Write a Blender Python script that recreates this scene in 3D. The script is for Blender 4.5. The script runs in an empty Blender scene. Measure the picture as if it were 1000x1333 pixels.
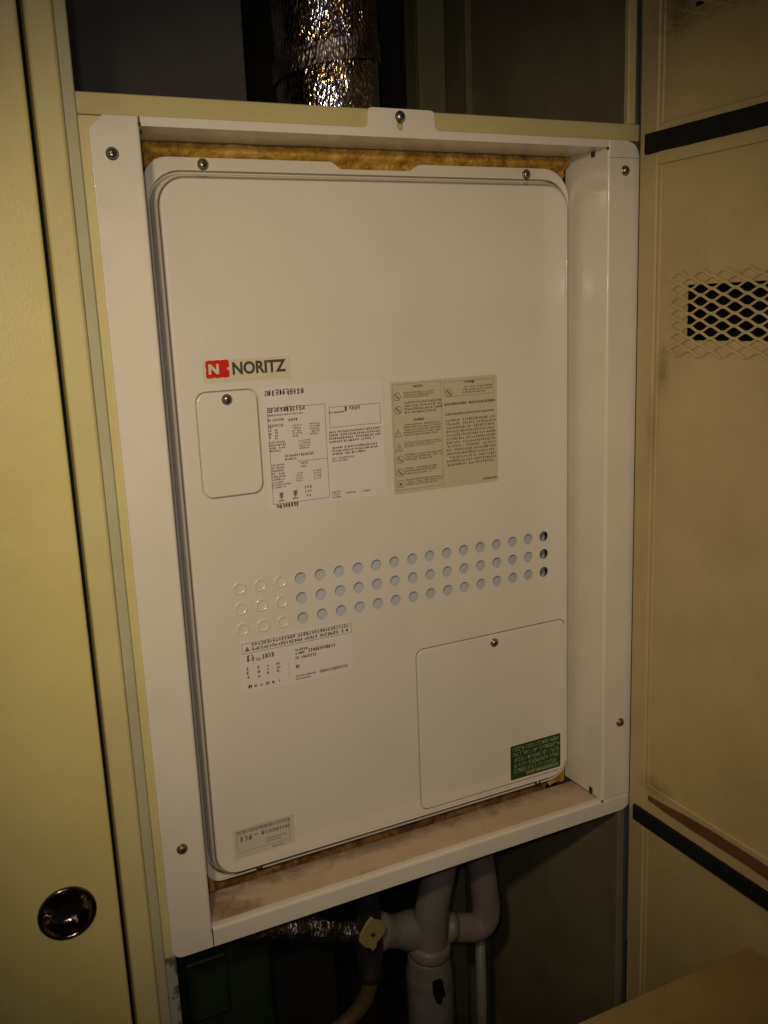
import bpy, bmesh, math, random
from mathutils import Vector, Matrix, noise
from mathutils.geometry import tessellate_polygon
random.seed(7)
scene = bpy.context.scene
COL = scene.collection
R = math.radians

# ------------------------------------------------------------------ camera
cam = bpy.data.objects.new('camera', bpy.data.cameras.new('camera'))
COL.objects.link(cam)
r0, r1, r2 = (0.8967, -0.4409, -0.0407), (-0.1295, -0.1734, -0.9763), (0.4234, 0.8807, -0.2126)
m = Matrix.Identity(4)
for i in range(3):
    m[i][0], m[i][1], m[i][2] = r0[i], -r1[i], -r2[i]
m[0][3], m[1][3], m[2][3] = -0.1901, -0.8411, 0.6115
cam.matrix_world = m
cam.data.sensor_fit = 'VERTICAL'
cam.data.sensor_height = 36.0
cam.data.lens = 36.0 * 1210.7564 / 1333.0
cam.data.clip_start = 0.01
cam.data.clip_end = 50
scene.camera = cam

# ------------------------------------------------------------------ world and lamps (indoor: no sky, no sun)
world = bpy.data.worlds.new('World')
scene.world = world
world.use_nodes = True
bg = world.node_tree.nodes['Background']
bg.inputs[0].default_value = (0.62, 0.52, 0.50, 1)
bg.inputs[1].default_value = 0.02


def lamp(name, loc, target, power, color, size, cone=0):
    if cone:
        l = bpy.data.lights.new(name, 'SPOT')
        l.shadow_soft_size = size / 2
        l.spot_size = R(cone)
        l.spot_blend = 1.0
    else:
        l = bpy.data.lights.new(name, 'AREA')
        l.shape = 'DISK'
        l.size = size
        l.spread = R(150)
    l.energy = power
    l.color = color
    o = bpy.data.objects.new(name, l)
    COL.objects.link(o)
    o.location = loc
    o.rotation_euler = (Vector(target) - Vector(loc)).to_track_quat('-Z', 'Y').to_euler()
    return o


# a warm work torch above and left of the lens, the phone's own whiter light beside the lens, and an added weak pinkish fill lamp behind
lamp('work_torch', (-0.32, -0.86, 0.85), (0.215, 0.0, 0.40), 17.5, (1.0, 0.79, 0.48), 0.05, 67)
lamp('phone_light', (-0.215, -0.855, 0.645), (0.20, 0.0, 0.42), 7.5, (1.0, 0.90, 0.80), 0.02, 76)
lamp('fill_lamp', (0.05, -1.9, 1.55), (0.2, 0.0, 0.4), 1.0, (1.0, 0.82, 0.92), 0.35)

scene.view_settings.view_transform = 'Standard'
scene.view_settings.look = 'None'
scene.view_settings.exposure = 0.0
scene.view_settings.gamma = 1.0
scene.view_settings.use_curve_mapping = False
scene.render.engine = 'CYCLES'
scene.cycles.max_bounces = 8
scene.render.filter_size = 2.1


# ------------------------------------------------------------------ materials
def nodes_of(name):
    mt = bpy.data.materials.new(name)
    mt.use_nodes = True
    nt = mt.node_tree
    return mt, nt, nt.nodes['Principled BSDF']


def node(nt, kind, **kw):
    n = nt.nodes.new(kind)
    for k, v in kw.items():
        setattr(n, k, v)
    return n


def noise_tex(nt, scale, detail=4, rough=.55, vec=None, dist=0):
    n = node(nt, 'ShaderNodeTexNoise')
    n.inputs['Scale'].default_value = scale
    n.inputs['Detail'].default_value = detail
    n.inputs['Roughness'].default_value = rough
    n.inputs['Distortion'].default_value = dist
    if vec is None:
        tc = node(nt, 'ShaderNodeTexCoord')
        vec = tc.outputs['Object']
    nt.links.new(vec, n.inputs['Vector'])
    return n


def ramp(nt, fac, stops):
    n = node(nt, 'ShaderNodeValToRGB')
    e = n.color_ramp.elements
    while len(e) < len(stops):
        e.new(.5)
    for i, (p, c) in enumerate(stops):
        e[i].position = p
        e[i].color = (*c, 1) if len(c) == 3 else c
    nt.links.new(fac, n.inputs['Fac'])
    return n


def mixc(nt, fac, a, b):
    n = node(nt, 'ShaderNodeMix', data_type='RGBA')
    if hasattr(fac, 'links'):
        nt.links.new(fac, n.inputs[0])
    else:
        n.inputs[0].default_value = fac
    for s, v in ((n.inputs[6], a), (n.inputs[7], b)):
        if hasattr(v, 'links'):
            nt.links.new(v, s)
        else:
            s.default_value = (*v, 1)
    return n.outputs[2]


def paint(name, col, rough=.35, dirt=(.5, .42, .3), dirt_amt=.12, peel=.04, wave=.0, spots=0.0, metallic=0, spec=.5, stains=(), coat=0):
    mt, nt, b = nodes_of(name)
    n1 = noise_tex(nt, 9, 6, .65)
    r1_ = ramp(nt, n1.outputs[0], [(.42, (0, 0, 0)), (.78, (dirt_amt,) * 3)])
    c = mixc(nt, r1_.outputs[0], col, tuple(col[i] * dirt[i] for i in range(3)))
    if spots:
        n2 = noise_tex(nt, 140, 3, .7)
        r2_ = ramp(nt, n2.outputs[0], [(.68, (0, 0, 0)), (.76, (spots,) * 3)])
        c = mixc(nt, r2_.outputs[0], c, (.10, .06, .03))
    for st in stains:
        c = stain(nt, c, *st)
    nt.links.new(c, b.inputs['Base Color'])
    n3 = noise_tex(nt, 35, 5, .6)
    r3_ = ramp(nt, n3.outputs[0], [(.3, (rough * .8,) * 3), (.75, (min(1, rough * 1.35),) * 3)])
    nt.links.new(r3_.outputs[0], b.inputs['Roughness'])
    b.inputs['Metallic'].default_value = metallic
    b.inputs['Specular IOR Level'].default_value = spec
    b.inputs['Coat Weight'].default_value = coat
    b.inputs['Coat Roughness'].default_value = .07
    n4 = noise_tex(nt, 420, 3, .5)
    bp = node(nt, 'ShaderNodeBump')
    bp.inputs['Strength'].default_value = peel
    bp.inputs['Distance'].default_value = .002
    nt.links.new(n4.outputs[0], bp.inputs['Height'])
    last = bp
    if wave:
        n5 = noise_tex(nt, 5, 2, .5)
        bw = node(nt, 'ShaderNodeBump')
        bw.inputs['Strength'].default_value = wave
        bw.inputs['Distance'].default_value = .02
        nt.links.new(n5.outputs[0], bw.inputs['Height'])
        nt.links.new(bp.outputs[0], bw.inputs['Normal'])
        last = bw
    nt.links.new(last.outputs[0], b.inputs['Normal'])
    return mt


def stain(nt, c, centre, stretch, radius, col, amt, nscale=45):
    """a smear of dirt with a ragged edge round a point of the object"""
    tc = node(nt, 'ShaderNodeTexCoord')
    sub = node(nt, 'ShaderNodeVectorMath', operation='SUBTRACT')
    nt.links.new(tc.outputs['Object'], sub.inputs[0])
    sub.inputs[1].default_value = centre
    mul = node(nt, 'ShaderNodeVectorMath', operation='MULTIPLY')
    nt.links.new(sub.outputs[0], mul.inputs[0])
    mul.inputs[1].default_value = stretch
    ln = node(nt, 'ShaderNodeVectorMath', operation='LENGTH')
    nt.links.new(mul.outputs[0], ln.inputs[0])
    nz_ = noise_tex(nt, nscale, 6, .7, dist=.8)
    ad = node(nt, 'ShaderNodeMath', operation='MULTIPLY_ADD')
    nt.links.new(nz_.outputs[0], ad.inputs[0])
    ad.inputs[1].default_value = radius * 2.2
    nt.links.new(ln.outputs['Value'], ad.inputs[2])
    rp = ramp(nt, ad.outputs[0], [(min(.98, radius * 1.25), (amt,) * 3), (min(1, radius * 2.1), (0, 0, 0))])
    return mixc(nt, rp.outputs[0], c, col)


M = {}
M['panel'] = paint('cream_panel_paint', (.75, .705, .605), .22, dirt_amt=.10, peel=.025, wave=.05, coat=.8)
M['frame'] = paint('white_frame_paint', (.76, .71, .60), .30, dirt_amt=.18, peel=.04, wave=.05, spots=.12, coat=.22)
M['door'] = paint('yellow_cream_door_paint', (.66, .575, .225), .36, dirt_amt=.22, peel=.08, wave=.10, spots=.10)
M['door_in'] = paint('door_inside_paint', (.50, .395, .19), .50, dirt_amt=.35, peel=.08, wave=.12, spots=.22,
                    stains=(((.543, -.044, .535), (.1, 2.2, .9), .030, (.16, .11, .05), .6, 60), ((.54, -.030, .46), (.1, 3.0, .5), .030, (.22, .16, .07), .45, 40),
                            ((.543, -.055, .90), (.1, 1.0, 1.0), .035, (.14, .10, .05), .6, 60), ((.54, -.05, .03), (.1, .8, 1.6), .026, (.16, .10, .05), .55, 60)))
M['jamb'] = paint('jamb_paint', (.62, .55, .25), .42, dirt_amt=.25, peel=.08, spots=.15)
M['recess'] = paint('shaded_strip_paint', (.47, .45, .27), .5, dirt_amt=.35, peel=.1, spots=.2)  # grey olive tone paints the jamb's shadow into the strip
M['header'] = paint('header_paint', (.54, .47, .205), .45, dirt_amt=.2, peel=.06, spots=.12)
M['white_label'] = paint('white_label_film', (.76, .70, .66), .28, dirt_amt=.06, peel=.02)
M['clear_label'] = paint('yellowed_label_film', (.58, .52, .38), .25, dirt_amt=.1, peel=.02)
M['brand'] = paint('brand_label_film', (.66, .61, .44), .22, dirt_amt=.06, peel=.02)
M['grey_label'] = paint('grey_label_film', (.60, .56, .49), .3, dirt_amt=.1, peel=.02)
M['ink'] = paint('black_ink', (.07, .06, .055), .45, dirt_amt=0, peel=0)
M['ink_grey'] = paint('grey_ink', (.21, .185, .16), .45, dirt_amt=0, peel=0)
M['ink_faint'] = paint('faded_ink', (.33, .28, .24), .45, dirt_amt=0, peel=0)
M['red'] = paint('red_enamel', (.62, .025, .012), .3, dirt_amt=.05, peel=.02)
M['green'] = paint('green_sticker_film', (.018, .050, .010), .35, dirt_amt=.1, peel=.02)
M['green_ink'] = paint('pale_green_print', (.24, .31, .18), .4, dirt_amt=.3, peel=0)
M['black'] = paint('black_foam', (.010, .010, .009), .9, dirt_amt=.3, peel=.4, spec=.2)
M['void'] = paint('vent_backing_felt', (.006, .006, .005), .95, dirt_amt=0, peel=.3, spec=.1)
M['residue'] = paint('brown_adhesive', (.16, .075, .030), .8, dirt=(.4, .35, .3), dirt_amt=.8, peel=.6, spec=.2)
M['board'] = paint('dark_grey_board', (.13, .122, .108), .85, dirt_amt=.5, peel=.4, wave=.1, spec=.2)
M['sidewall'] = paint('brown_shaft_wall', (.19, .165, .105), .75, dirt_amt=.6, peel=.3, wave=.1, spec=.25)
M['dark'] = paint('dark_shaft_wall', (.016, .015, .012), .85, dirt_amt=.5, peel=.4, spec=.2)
M['post'] = paint('olive_steel_post', (.17, .165, .09), .55, dirt_amt=.5, peel=.1, spec=.3)
M['blue'] = paint('blue_grey_steel', (.07, .08, .09), .5, dirt_amt=.5, peel=.1)
M['galv'] = paint('galvanised_baffle', (.52, .54, .56), .5, dirt_amt=.2, peel=.1, spec=.5)
M['steel'] = paint('screw_steel', (.42, .40, .38), .28, dirt_amt=.6, peel=.05, metallic=1)
M['dark_steel'] = paint('screw_recess', (.03, .026, .022), .6, dirt_amt=.3, peel=.1)
M['rust_steel'] = paint('dull_screw_steel', (.30, .22, .15), .4, dirt_amt=.8, peel=.1, metallic=.8)
M['chrome'] = paint('tarnished_chrome', (.20, .16, .12), .14, dirt_amt=.6, peel=.03, metallic=1)
M['pipe'] = paint('grey_pipe_tape', (.17, .16, .145), .45, dirt_amt=.6, peel=.2)
M['pipe_pink'] = paint('pinkish_pipe_tape', (.19, .155, .15), .45, dirt_amt=.6, peel=.2)
M['valve'] = paint('black_valve', (.014, .013, .012), .5, dirt_amt=.5, peel=.2)
M['tag'] = paint('yellow_plastic', (.28, .225, .075), .45, dirt_amt=.5, peel=.1)
M['hose'] = paint('ochre_hose', (.08, .062, .018), .5, dirt_amt=.5, peel=.2)
M['green_box'] = paint('dark_green_paint', (.016, .032, .013), .5, dirt_amt=.5, peel=.2)
M['slab'] = paint('ochre_ledge_paint', (.29, .20, .07), .6, dirt_amt=.7, peel=.3, spots=.25)
M['floor'] = paint('concrete', (.12, .11, .095), .85, dirt_amt=.6, peel=.6)


def chipped():
    mt, nt, b = nodes_of('chipped_jamb_paint')
    n1 = noise_tex(nt, 26, 6, .7)
    r1_ = ramp(nt, n1.outputs[0], [(.50, (0, 0, 0)), (.53, (1, 1, 1))])
    c = mixc(nt, r1_.outputs[0], (.34, .35, .31), (.12, .11, .09))
    nt.links.new(c, b.inputs['Base Color'])
    b.inputs['Roughness'].default_value = .6
    bp = node(nt, 'ShaderNodeBump')
    bp.inputs['Strength'].default_value = .4
    bp.inputs['Distance'].default_value = .001
    nt.links.new(r1_.outputs[0], bp.inputs['Height'])
    nt.links.new(bp.outputs[0], b.inputs['Normal'])
    return mt


def dusty():
    # white paint under brown dust, with darker smears
    mt, nt, b = nodes_of('dusty_ledge_paint')
    n1 = noise_tex(nt, 14, 7, .65, dist=.6)
    r1_ = ramp(nt, n1.outputs[0], [(.30, (.15,) * 3), (.62, (.75,) * 3)])
    c = mixc(nt, r1_.outputs[0], (.60, .485, .35), (.49, .345, .20))
    n2 = noise_tex(nt, 24, 6, .75, dist=1.2)
    r2_ = ramp(nt, n2.outputs[0], [(.62, (0, 0, 0)), (.72, (.65,) * 3)])
    c = mixc(nt, r2_.outputs[0], c, (.26, .16, .10))
    n3 = noise_tex(nt, 260, 3, .7)
    r3_ = ramp(nt, n3.outputs[0], [(.66, (0, 0, 0)), (.74, (.5,) * 3)])
    c = mixc(nt, r3_.outputs[0], c, (.18, .11, .07))
    c = stain(nt, c, (.020, .030, 0), (1, .9, 0), .028, (.20, .13, .09), .75, 70)
    c = stain(nt, c, (.040, .016, 0), (.6, 1.2, 0), .018, (.22, .13, .08), .7, 90)
    c = stain(nt, c, (.175, .006, 0), (.5, 1.5, 0), .016, (.28, .18, .11), .6, 90)
    c = stain(nt, c, (.22, .060, 0), (.06, 1.0, 0), .024, (.20, .14, .10), .8, 50)
    c = stain(nt, c, (.495, .06, 0), (1, .6, 0), .020, (.24, .15, .09), .6, 80)
    nt.links.new(c, b.inputs['Base Color'])
    b.inputs['Roughness'].default_value = .72
    b.inputs['Specular IOR Level'].default_value = .3
    bp = node(nt, 'ShaderNodeBump')
    bp.inputs['Strength'].default_value = .25
    bp.inputs['Distance'].default_value = .001
    nt.links.new(n3.outputs[0], bp.inputs['Height'])
    nt.links.new(bp.outputs[0], b.inputs['Normal'])
    return mt


def wool(name, a, bcol, ccol):
    mt, nt, b = nodes_of(name)
    n1 = noise_tex(nt, 38, 7, .75, dist=1.2)
    r1_ = ramp(nt, n1.outputs[0], [(.32, ccol), (.5, bcol), (.68, a)])
    nt.links.new(r1_.outputs[0], b.inputs['Base Color'])
    b.inputs['Roughness'].default_value = .95
    b.inputs['Specular IOR Level'].default_value = .1
    n2 = noise_tex(nt, 500, 4, .8)
    bp = node(nt, 'ShaderNodeBump')
    bp.inputs['Strength'].default_value = .8
    bp.inputs['Distance'].default_value = .002
    nt.links.new(n2.outputs[0], bp.inputs['Height'])
    nt.links.new(bp.outputs[0], b.inputs['Normal'])
    return mt


def foil(name, col, rough, amber):
    mt, nt, b = nodes_of(name)
    b.inputs['Metallic'].default_value = 1
    n1 = noise_tex(nt, 30, 5, .7)
    r1_ = ramp(nt, n1.outputs[0], [(.38, tuple(x * .5 for x in col)), (.48, amber), (.55, col)])
    nt.links.new(r1_.outputs[0], b.inputs['Base Color'])
    b.inputs['Roughness'].default_value = rough
    v = node(nt, 'ShaderNodeTexVoronoi')
    v.inputs['Scale'].default_value = 340
    tc = node(nt, 'ShaderNodeTexCoord')
    mp = node(nt, 'ShaderNodeMapping')
    mp.inputs['Scale'].default_value = (1, 1, .45)
    nt.links.new(tc.outputs['Object'], mp.inputs[0])
    nt.links.new(mp.outputs[0], v.inputs['Vector'])
    bp = node(nt, 'ShaderNodeBump')
    bp.inputs['Strength'].default_value = .42
    bp.inputs['Distance'].default_value = .003
    nt.links.new(v.outputs[0], bp.inputs['Height'])
    nt.links.new(bp.outputs[0], b.inputs['Normal'])
    return mt


M['chip'] = chipped()
M['dusty'] = dusty()
M['wool'] = wool('yellow_glass_wool', (.82, .58, .16), (.60, .34, .06), (.22, .10, .02))
M['wool_dirty'] = wool('dirty_glass_wool', (.42, .25, .07), (.22, .11, .04), (.07, .035, .015))
M['foil'] = foil('crinkled_foil', (.66, .66, .72), .15, (.66, .42, .14))  # amber patches put the warm lamp's reflections into the foil colour
M['foil_dull'] = foil('dull_foil_tape', (.34, .31, .29), .38, (.30, .25, .20))


# ------------------------------------------------------------------ mesh helpers
def link(name, bm, mat, parent=None, smooth=False, bevel=0, seg=2, solid=0):
    me = bpy.data.meshes.new(name)
    bm.normal_update()
    bm.to_mesh(me)
    bm.free()
    for mm in (mat if isinstance(mat, (list, tuple)) else [mat]):
        me.materials.append(M[mm])
    if smooth:
        me.shade_smooth()
    o = bpy.data.objects.new(name, me)
    COL.objects.link(o)
    if solid:
        s = o.modifiers.new('thickness', 'SOLIDIFY')
        s.thickness = solid
        s.offset = -1
    if bevel:
        bv = o.modifiers.new('bevel', 'BEVEL')
        bv.width = bevel
        bv.segments = seg
        bv.limit_method = 'ANGLE'
        bv.angle_limit = R(40)
        bv.harden_normals = True
        me.shade_smooth()
        es = o.modifiers.new('weighted', 'WEIGHTED_NORMAL')
        es.keep_sharp = True
    if parent is not None:
        attach(o, parent)
    return o


def attach(o, parent):
    o.parent = parent
    p = parent
    w = Matrix.Identity(4)
    while p is not None:
        w = Matrix.Translation(p.location) @ w
        p = p.parent if p.parent is not None else None
        if p is not None and p.type == 'MESH' and p.location.length == 0:
            continue
    o.matrix_parent_inverse = w.inverted()


def tag(o, label=None, cat=None, group=None, kind=None):
    if label: o['label'] = label
    if cat: o['category'] = cat
    if group: o['group'] = group
    if kind: o['kind'] = kind
    return o


def thing(name, loc, label, cat, group=None):
    o = bpy.data.objects.new(name, None)
    o.empty_display_size = .05
    COL.objects.link(o)
    o.location = loc
    return tag(o, label, cat, group)


def box(bm, x0, x1, y0, y1, z0, z1, mi=0):
    v = [bm.verts.new(p) for p in ((x0, y0, z0), (x1, y0, z0), (x1, y1, z0), (x0, y1, z0),
                                   (x0, y0, z1), (x1, y0, z1), (x1, y1, z1), (x0, y1, z1))]
    for f in ((0, 3, 2, 1), (4, 5, 6, 7), (0, 1, 5, 4), (1, 2, 6, 5), (2, 3, 7, 6), (3, 0, 4, 7)):
        bm.faces.new([v[i] for i in f]).material_index = mi
    return v


def boxo(name, mat, parent, *b, bevel=0, seg=2):
    bm = bmesh.new()
    box(bm, *b)
    return link(name, bm, mat, parent, bevel=bevel, seg=seg)


def rrect(x0, x1, z0, z1, r, n=6):
    """rounded rectangle, counter-clockwise in x/z; r is one radius or four (bl, br, tr, tl)"""
    rr = (r,) * 4 if not isinstance(r, (tuple, list)) else r
    pts = []
    for (cx, cz, sx, sz, a0, q) in ((x0, z0, 1, 1, 180, rr[0]), (x1, z0, -1, 1, 270, rr[1]), (x1, z1, -1, -1, 0, rr[2]), (x0, z1, 1, -1, 90, rr[3])):
        for k in range(n + 1):
            a = R(a0 + 90 * k / n)
            pts.append((cx + sx * q + q * math.cos(a), cz + sz * q + q * math.sin(a)))
    return pts


def circ(x, z, r, n=20):
    return [(x + r * math.cos(2 * math.pi * k / n), z + r * math.sin(2 * math.pi * k / n)) for k in range(n)]


def plate(bm, outer, holes, y0, y1, mi=0, f=None):
    """extruded polygon with holes in the x/z plane between y0 (front) and y1 (back); f maps (u, depth, v) to xyz"""
    f = f or (lambda u, d, v: (u, d, v))
    loops = [outer] + list(holes)
    tris = tessellate_polygon([[Vector((p[0], p[1], 0)) for p in l] for l in loops])
    flat = [p for l in loops for p in l]
    fr = [bm.verts.new(f(p[0], y0, p[1])) for p in flat]
    bk = [bm.verts.new(f(p[0], y1, p[1])) for p in flat]
    for t in tris:
        a, b_, c = t
        for vs in ((fr[a], fr[b_], fr[c]), (bk[c], bk[b_], bk[a])):
            try:
                bm.faces.new(vs).material_index = mi
            except ValueError:
                pass
    i = 0
    for l in loops:
        n = len(l)
        for k in range(n):
            a, b_ = i + k, i + (k + 1) % n
            bm.faces.new((fr[a], fr[b_], bk[b_], bk[a])).material_index = mi
        i += n
    bmesh.ops.recalc_face_normals(bm, faces=bm.faces[:])


def plateo(name, mat, parent, outer, holes, y0, y1, bevel=0, f=None, seg=2):
    bm = bmesh.new()
    plate(bm, outer, holes, y0, y1, f=f)
    if bevel:
        bmesh.ops.dissolve_limit(bm, angle_limit=R(1), verts=bm.verts[:], edges=bm.edges[:]) if not holes else None
    return link(name, bm, mat, parent, bevel=bevel, seg=seg)


def sweep(bm, section, stations, closed=False):
    """section: function s -> list of xyz; faces between stations"""
    rows = [[bm.verts.new(p) for p in section(s)] for s in stations]
    for a, b_ in zip(rows, rows[1:]):
        n = len(a)
        for k in range(n if closed else n - 1):
            bm.faces.new((a[k], a[(k + 1) % n], b_[(k + 1) % n], b_[k]))
    return rows


def tube(bm, path, rad, n=20, wob=0, cap=True, mi=0):
    path = [Vector(p) for p in path]
    rf = rad if callable(rad) else (lambda s: rad)
    rows = []
    up = Vector((0, 0, 1))
    tprev = None
    N = None
    for i, p in enumerate(path):
        t = (path[min(i + 1, len(path) - 1)] - path[max(i - 1, 0)]).normalized()
        if N is None:
            N = t.cross(Vector((.3, 1, .2))).normalized()
        else:
            N = (N - t * N.dot(t)).normalized()
        B = t.cross(N)
        r = rf(i / max(1, len(path) - 1))
        row = []
        for k in range(n):
            a = 2 * math.pi * k / n
            d = N * math.cos(a) + B * math.sin(a)
            rr = r
            if wob:
                rr += wob * noise.noise((p + d * r) * 45) + wob * .5 * noise.noise((p + d * r) * 120)
            row.append(bm.verts.new(p + d * rr))
        rows.append(row)
    for a, b_ in zip(rows, rows[1:]):
        for k in range(n):
            bm.faces.new((a[k], a[(k + 1) % n], b_[(k + 1) % n], b_[k])).material_index = mi
    if cap:
        bm.faces.new(list(reversed(rows[0]))).material_index = mi
        bm.faces.new(rows[-1]).material_index = mi
    return rows


def smooth_path(pts, n=10):
    pts = [Vector(p) for p in pts]
    ext = [pts[0] * 2 - pts[1]] + pts + [pts[-1] * 2 - pts[-2]]
    out = []
    for i in range(1, len(ext) - 2):
        a, b_, c, d = ext[i - 1:i + 3]
        for k in range(n):
            t = k / n
            out.append(.5 * ((2 * b_) + (c - a) * t + (2 * a - 5 * b_ + 4 * c - d) * t * t + (3 * b_ - a - 3 * c + d) * t ** 3))
    out.append(pts[-1])
    return out


def lathe_y(bm, prof, n=24, mi=0, cx=0, cz=0, cap=True):
    """profile of (radius, y) about an axis parallel to y"""
    rows = []
    for r, y in prof:
        rows.append([bm.verts.new((cx + r * math.cos(2 * math.pi * k / n), y, cz + r * math.sin(2 * math.pi * k / n))) for k in range(n)])
    for a, b_ in zip(rows, rows[1:]):
        for k in range(n):
            bm.faces.new((a[k], a[(k + 1) % n], b_[(k + 1) % n], b_[k])).material_index = mi
    if cap:
        bm.faces.new(rows[-1]).material_index = mi
    bmesh.ops.recalc_face_normals(bm, faces=bm.faces[:])


# shared screw mesh: pan head with a cross recess, axis along -y
def screw_mesh(name, mats, r=.0044):
    bm = bmesh.new()
    lathe_y(bm, [(r * 1.25, 0), (r * 1.25, -.0006), (r * 1.02, -.0009), (r, -.0012), (r * .92, -.0024), (r * .7, -.0033), (r * .35, -.0037), (r * .05, -.0038)], 20)
    for a in (20, 110):
        c, s = math.cos(R(a)), math.sin(R(a))
        bb = bmesh.new()
        v = box(bb, -r * .6, r * .6, -.0041, -.003, -r * .13, r * .13)
        for q in bb.verts:
            x, z = q.co.x, q.co.z
            q.co.x, q.co.z = c * x - s * z, s * x + c * z
        me_ = bpy.data.meshes.new('t')
        bb.to_mesh(me_)
        bb.free()
        k = len(bm.faces)
        bm.from_mesh(me_)
        bm.faces.ensure_lookup_table()
        for fi in range(k, len(bm.faces)):
            bm.faces[fi].material_index = 1
        bpy.data.meshes.remove(me_)
    me = bpy.data.meshes.new(name)
    bm.to_mesh(me)
    bm.free()
    me.shade_smooth()
    for q in mats:
        me.materials.append(M[q])
    return me


SCREW = screw_mesh('screw', ('steel', 'dark_steel'))
SCREW_RUST = screw_mesh('dull_screw', ('rust_steel', 'dark_steel'))
M['bright'] = paint('bright_rivet', (.85, .83, .80), .16, dirt_amt=.1, peel=.0, metallic=1)
RIVET = screw_mesh('rivet', ('bright', 'bright'), .0036)
SCREW_SMALL = screw_mesh('small_screw', ('steel', 'dark_steel'), .0036)


def screw(parent, loc, me=None, rot=0, name='screw'):
    o = bpy.data.objects.new(name, me or SCREW)
    COL.objects.link(o)
    o.location = loc
    o.rotation_euler = (0, R(rot), 0)
    attach(o, parent)
    return o


# ------------------------------------------------------------------ print on labels
SPEC= [(0.1145, 0.1573, 0.5295, 0.5363, 1, 0.55), (0.1163, 0.1573, 0.5127, 0.5187, 1, 0.5), (0.1162, 0.1552, 0.5095, 0.5118, 1, 0.3), (0.1159, 0.1341, 0.5042, 0.5073, 1, 0.45), (0.1384, 0.1488, 0.5027, 0.5062, 1, 0.5), (0.1162, 0.1337, 0.4984, 0.5015, 1, 0.45), (0.1163, 0.1201, 0.4864, 0.4997, 4, 0.7), (0.1228, 0.1263, 0.4853, 0.4964, 4, 0.7), (0.1418, 0.1526, 0.4859, 0.4994, 5, 0.5), (0.1611, 0.1731, 0.4865, 0.4997, 5, 0.5), (0.1484, 0.1622, 0.4727, 0.4832, 4, 0.4), (0.1156, 0.1341, 0.4723, 0.4841, 4, 0.7), (0.1321, 0.1492, 0.4621, 0.4691, 2, 0.6), (0.1497, 0.1642, 0.4657, 0.4694, 1, 0.5), (0.1168, 0.1313, 0.4393, 0.4604, 7, 0.6), (0.116, 0.1381, 0.4346, 0.4395, 2, 0.6), (0.1491, 0.1573, 0.4529, 0.4598, 2, 0.4), (0.1426, 0.1513, 0.4389, 0.4495, 4, 0.35), (0.1624, 0.172, 0.4389, 0.4504, 4, 0.4), (0.1225, 0.1288, 0.4208, 0.4304, 1, 1), (0.1378, 0.1443, 0.4219, 0.431, 1, 1), (0.1519, 0.1597, 0.4213, 0.4345, 3, 0.4), (0.1196, 0.146, 0.4131, 0.4186, 1, 0.8), (0.1833, 0.2011, 0.5069, 0.5091, 1, 0.7), (0.2019, 0.2058, 0.5072, 0.5131, 1, 0.9), (0.2071, 0.221, 0.5085, 0.5132, 1, 0.4), (0.1825, 0.2434, 0.4751, 0.4888, 4, 0.65), (0.1853, 0.2391, 0.462, 0.4719, 3, 0.75), (0.1846, 0.2106, 0.455, 0.4606, 2, 0.5), (0.1826, 0.193, 0.416, 0.4244, 3, 0.4), (0.1992, 0.2102, 0.4198, 0.4217, 1, 0.6), (0.217, 0.228, 0.4194, 0.4214, 1, 0.5)]
SPECBOX= [(0.184, 0.2436, 0.4923, 0.5141), (0.1162, 0.1798, 0.4183, 0.5182)]
WARN= [(0.284, 0.2963, 0.527, 0.5297, 1, 0.9), (0.2719, 0.3104, 0.5159, 0.5232, 3, 0.45), (0.2726, 0.3211, 0.4985, 0.5127, 4, 0.5), (0.2836, 0.2965, 0.4905, 0.4935, 1, 0.9), (0.2704, 0.3184, 0.4743, 0.4883, 5, 0.5), (0.2712, 0.3179, 0.4622, 0.4686, 3, 0.5), (0.2706, 0.3182, 0.447, 0.4555, 3, 0.5), (0.2704, 0.311, 0.4316, 0.4402, 3, 0.5), (0.2704, 0.3185, 0.4195, 0.4272, 3, 0.5), (0.3491, 0.3623, 0.5267, 0.5301, 1, 0.9), (0.347, 0.3866, 0.5154, 0.5245, 3, 0.4), (0.3227, 0.3892, 0.5036, 0.507, 1, 0.8), (0.3233, 0.388, 0.4928, 0.4955, 1, 0.5), (0.3241, 0.3897, 0.4344, 0.4889, 13, 0.38), (0.3709, 0.3902, 0.4145, 0.4177, 1, 0.5)]
WARNBOX= [(0.2588, 0.3193, 0.4154, 0.532), (0.3231, 0.3879, 0.5138, 0.5308)]
ICON= [[0.2644, 0.0605, 0.5187], [0.2651, 0.0605, 0.5041], [0.264, 0.0605, 0.4787], [0.2647, 0.0605, 0.463], [0.2653, 0.0605, 0.4498], [0.265, 0.0605, 0.4353], [0.2649, 0.0605, 0.4227], [0.329, 0.0605, 0.5185]]
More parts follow.
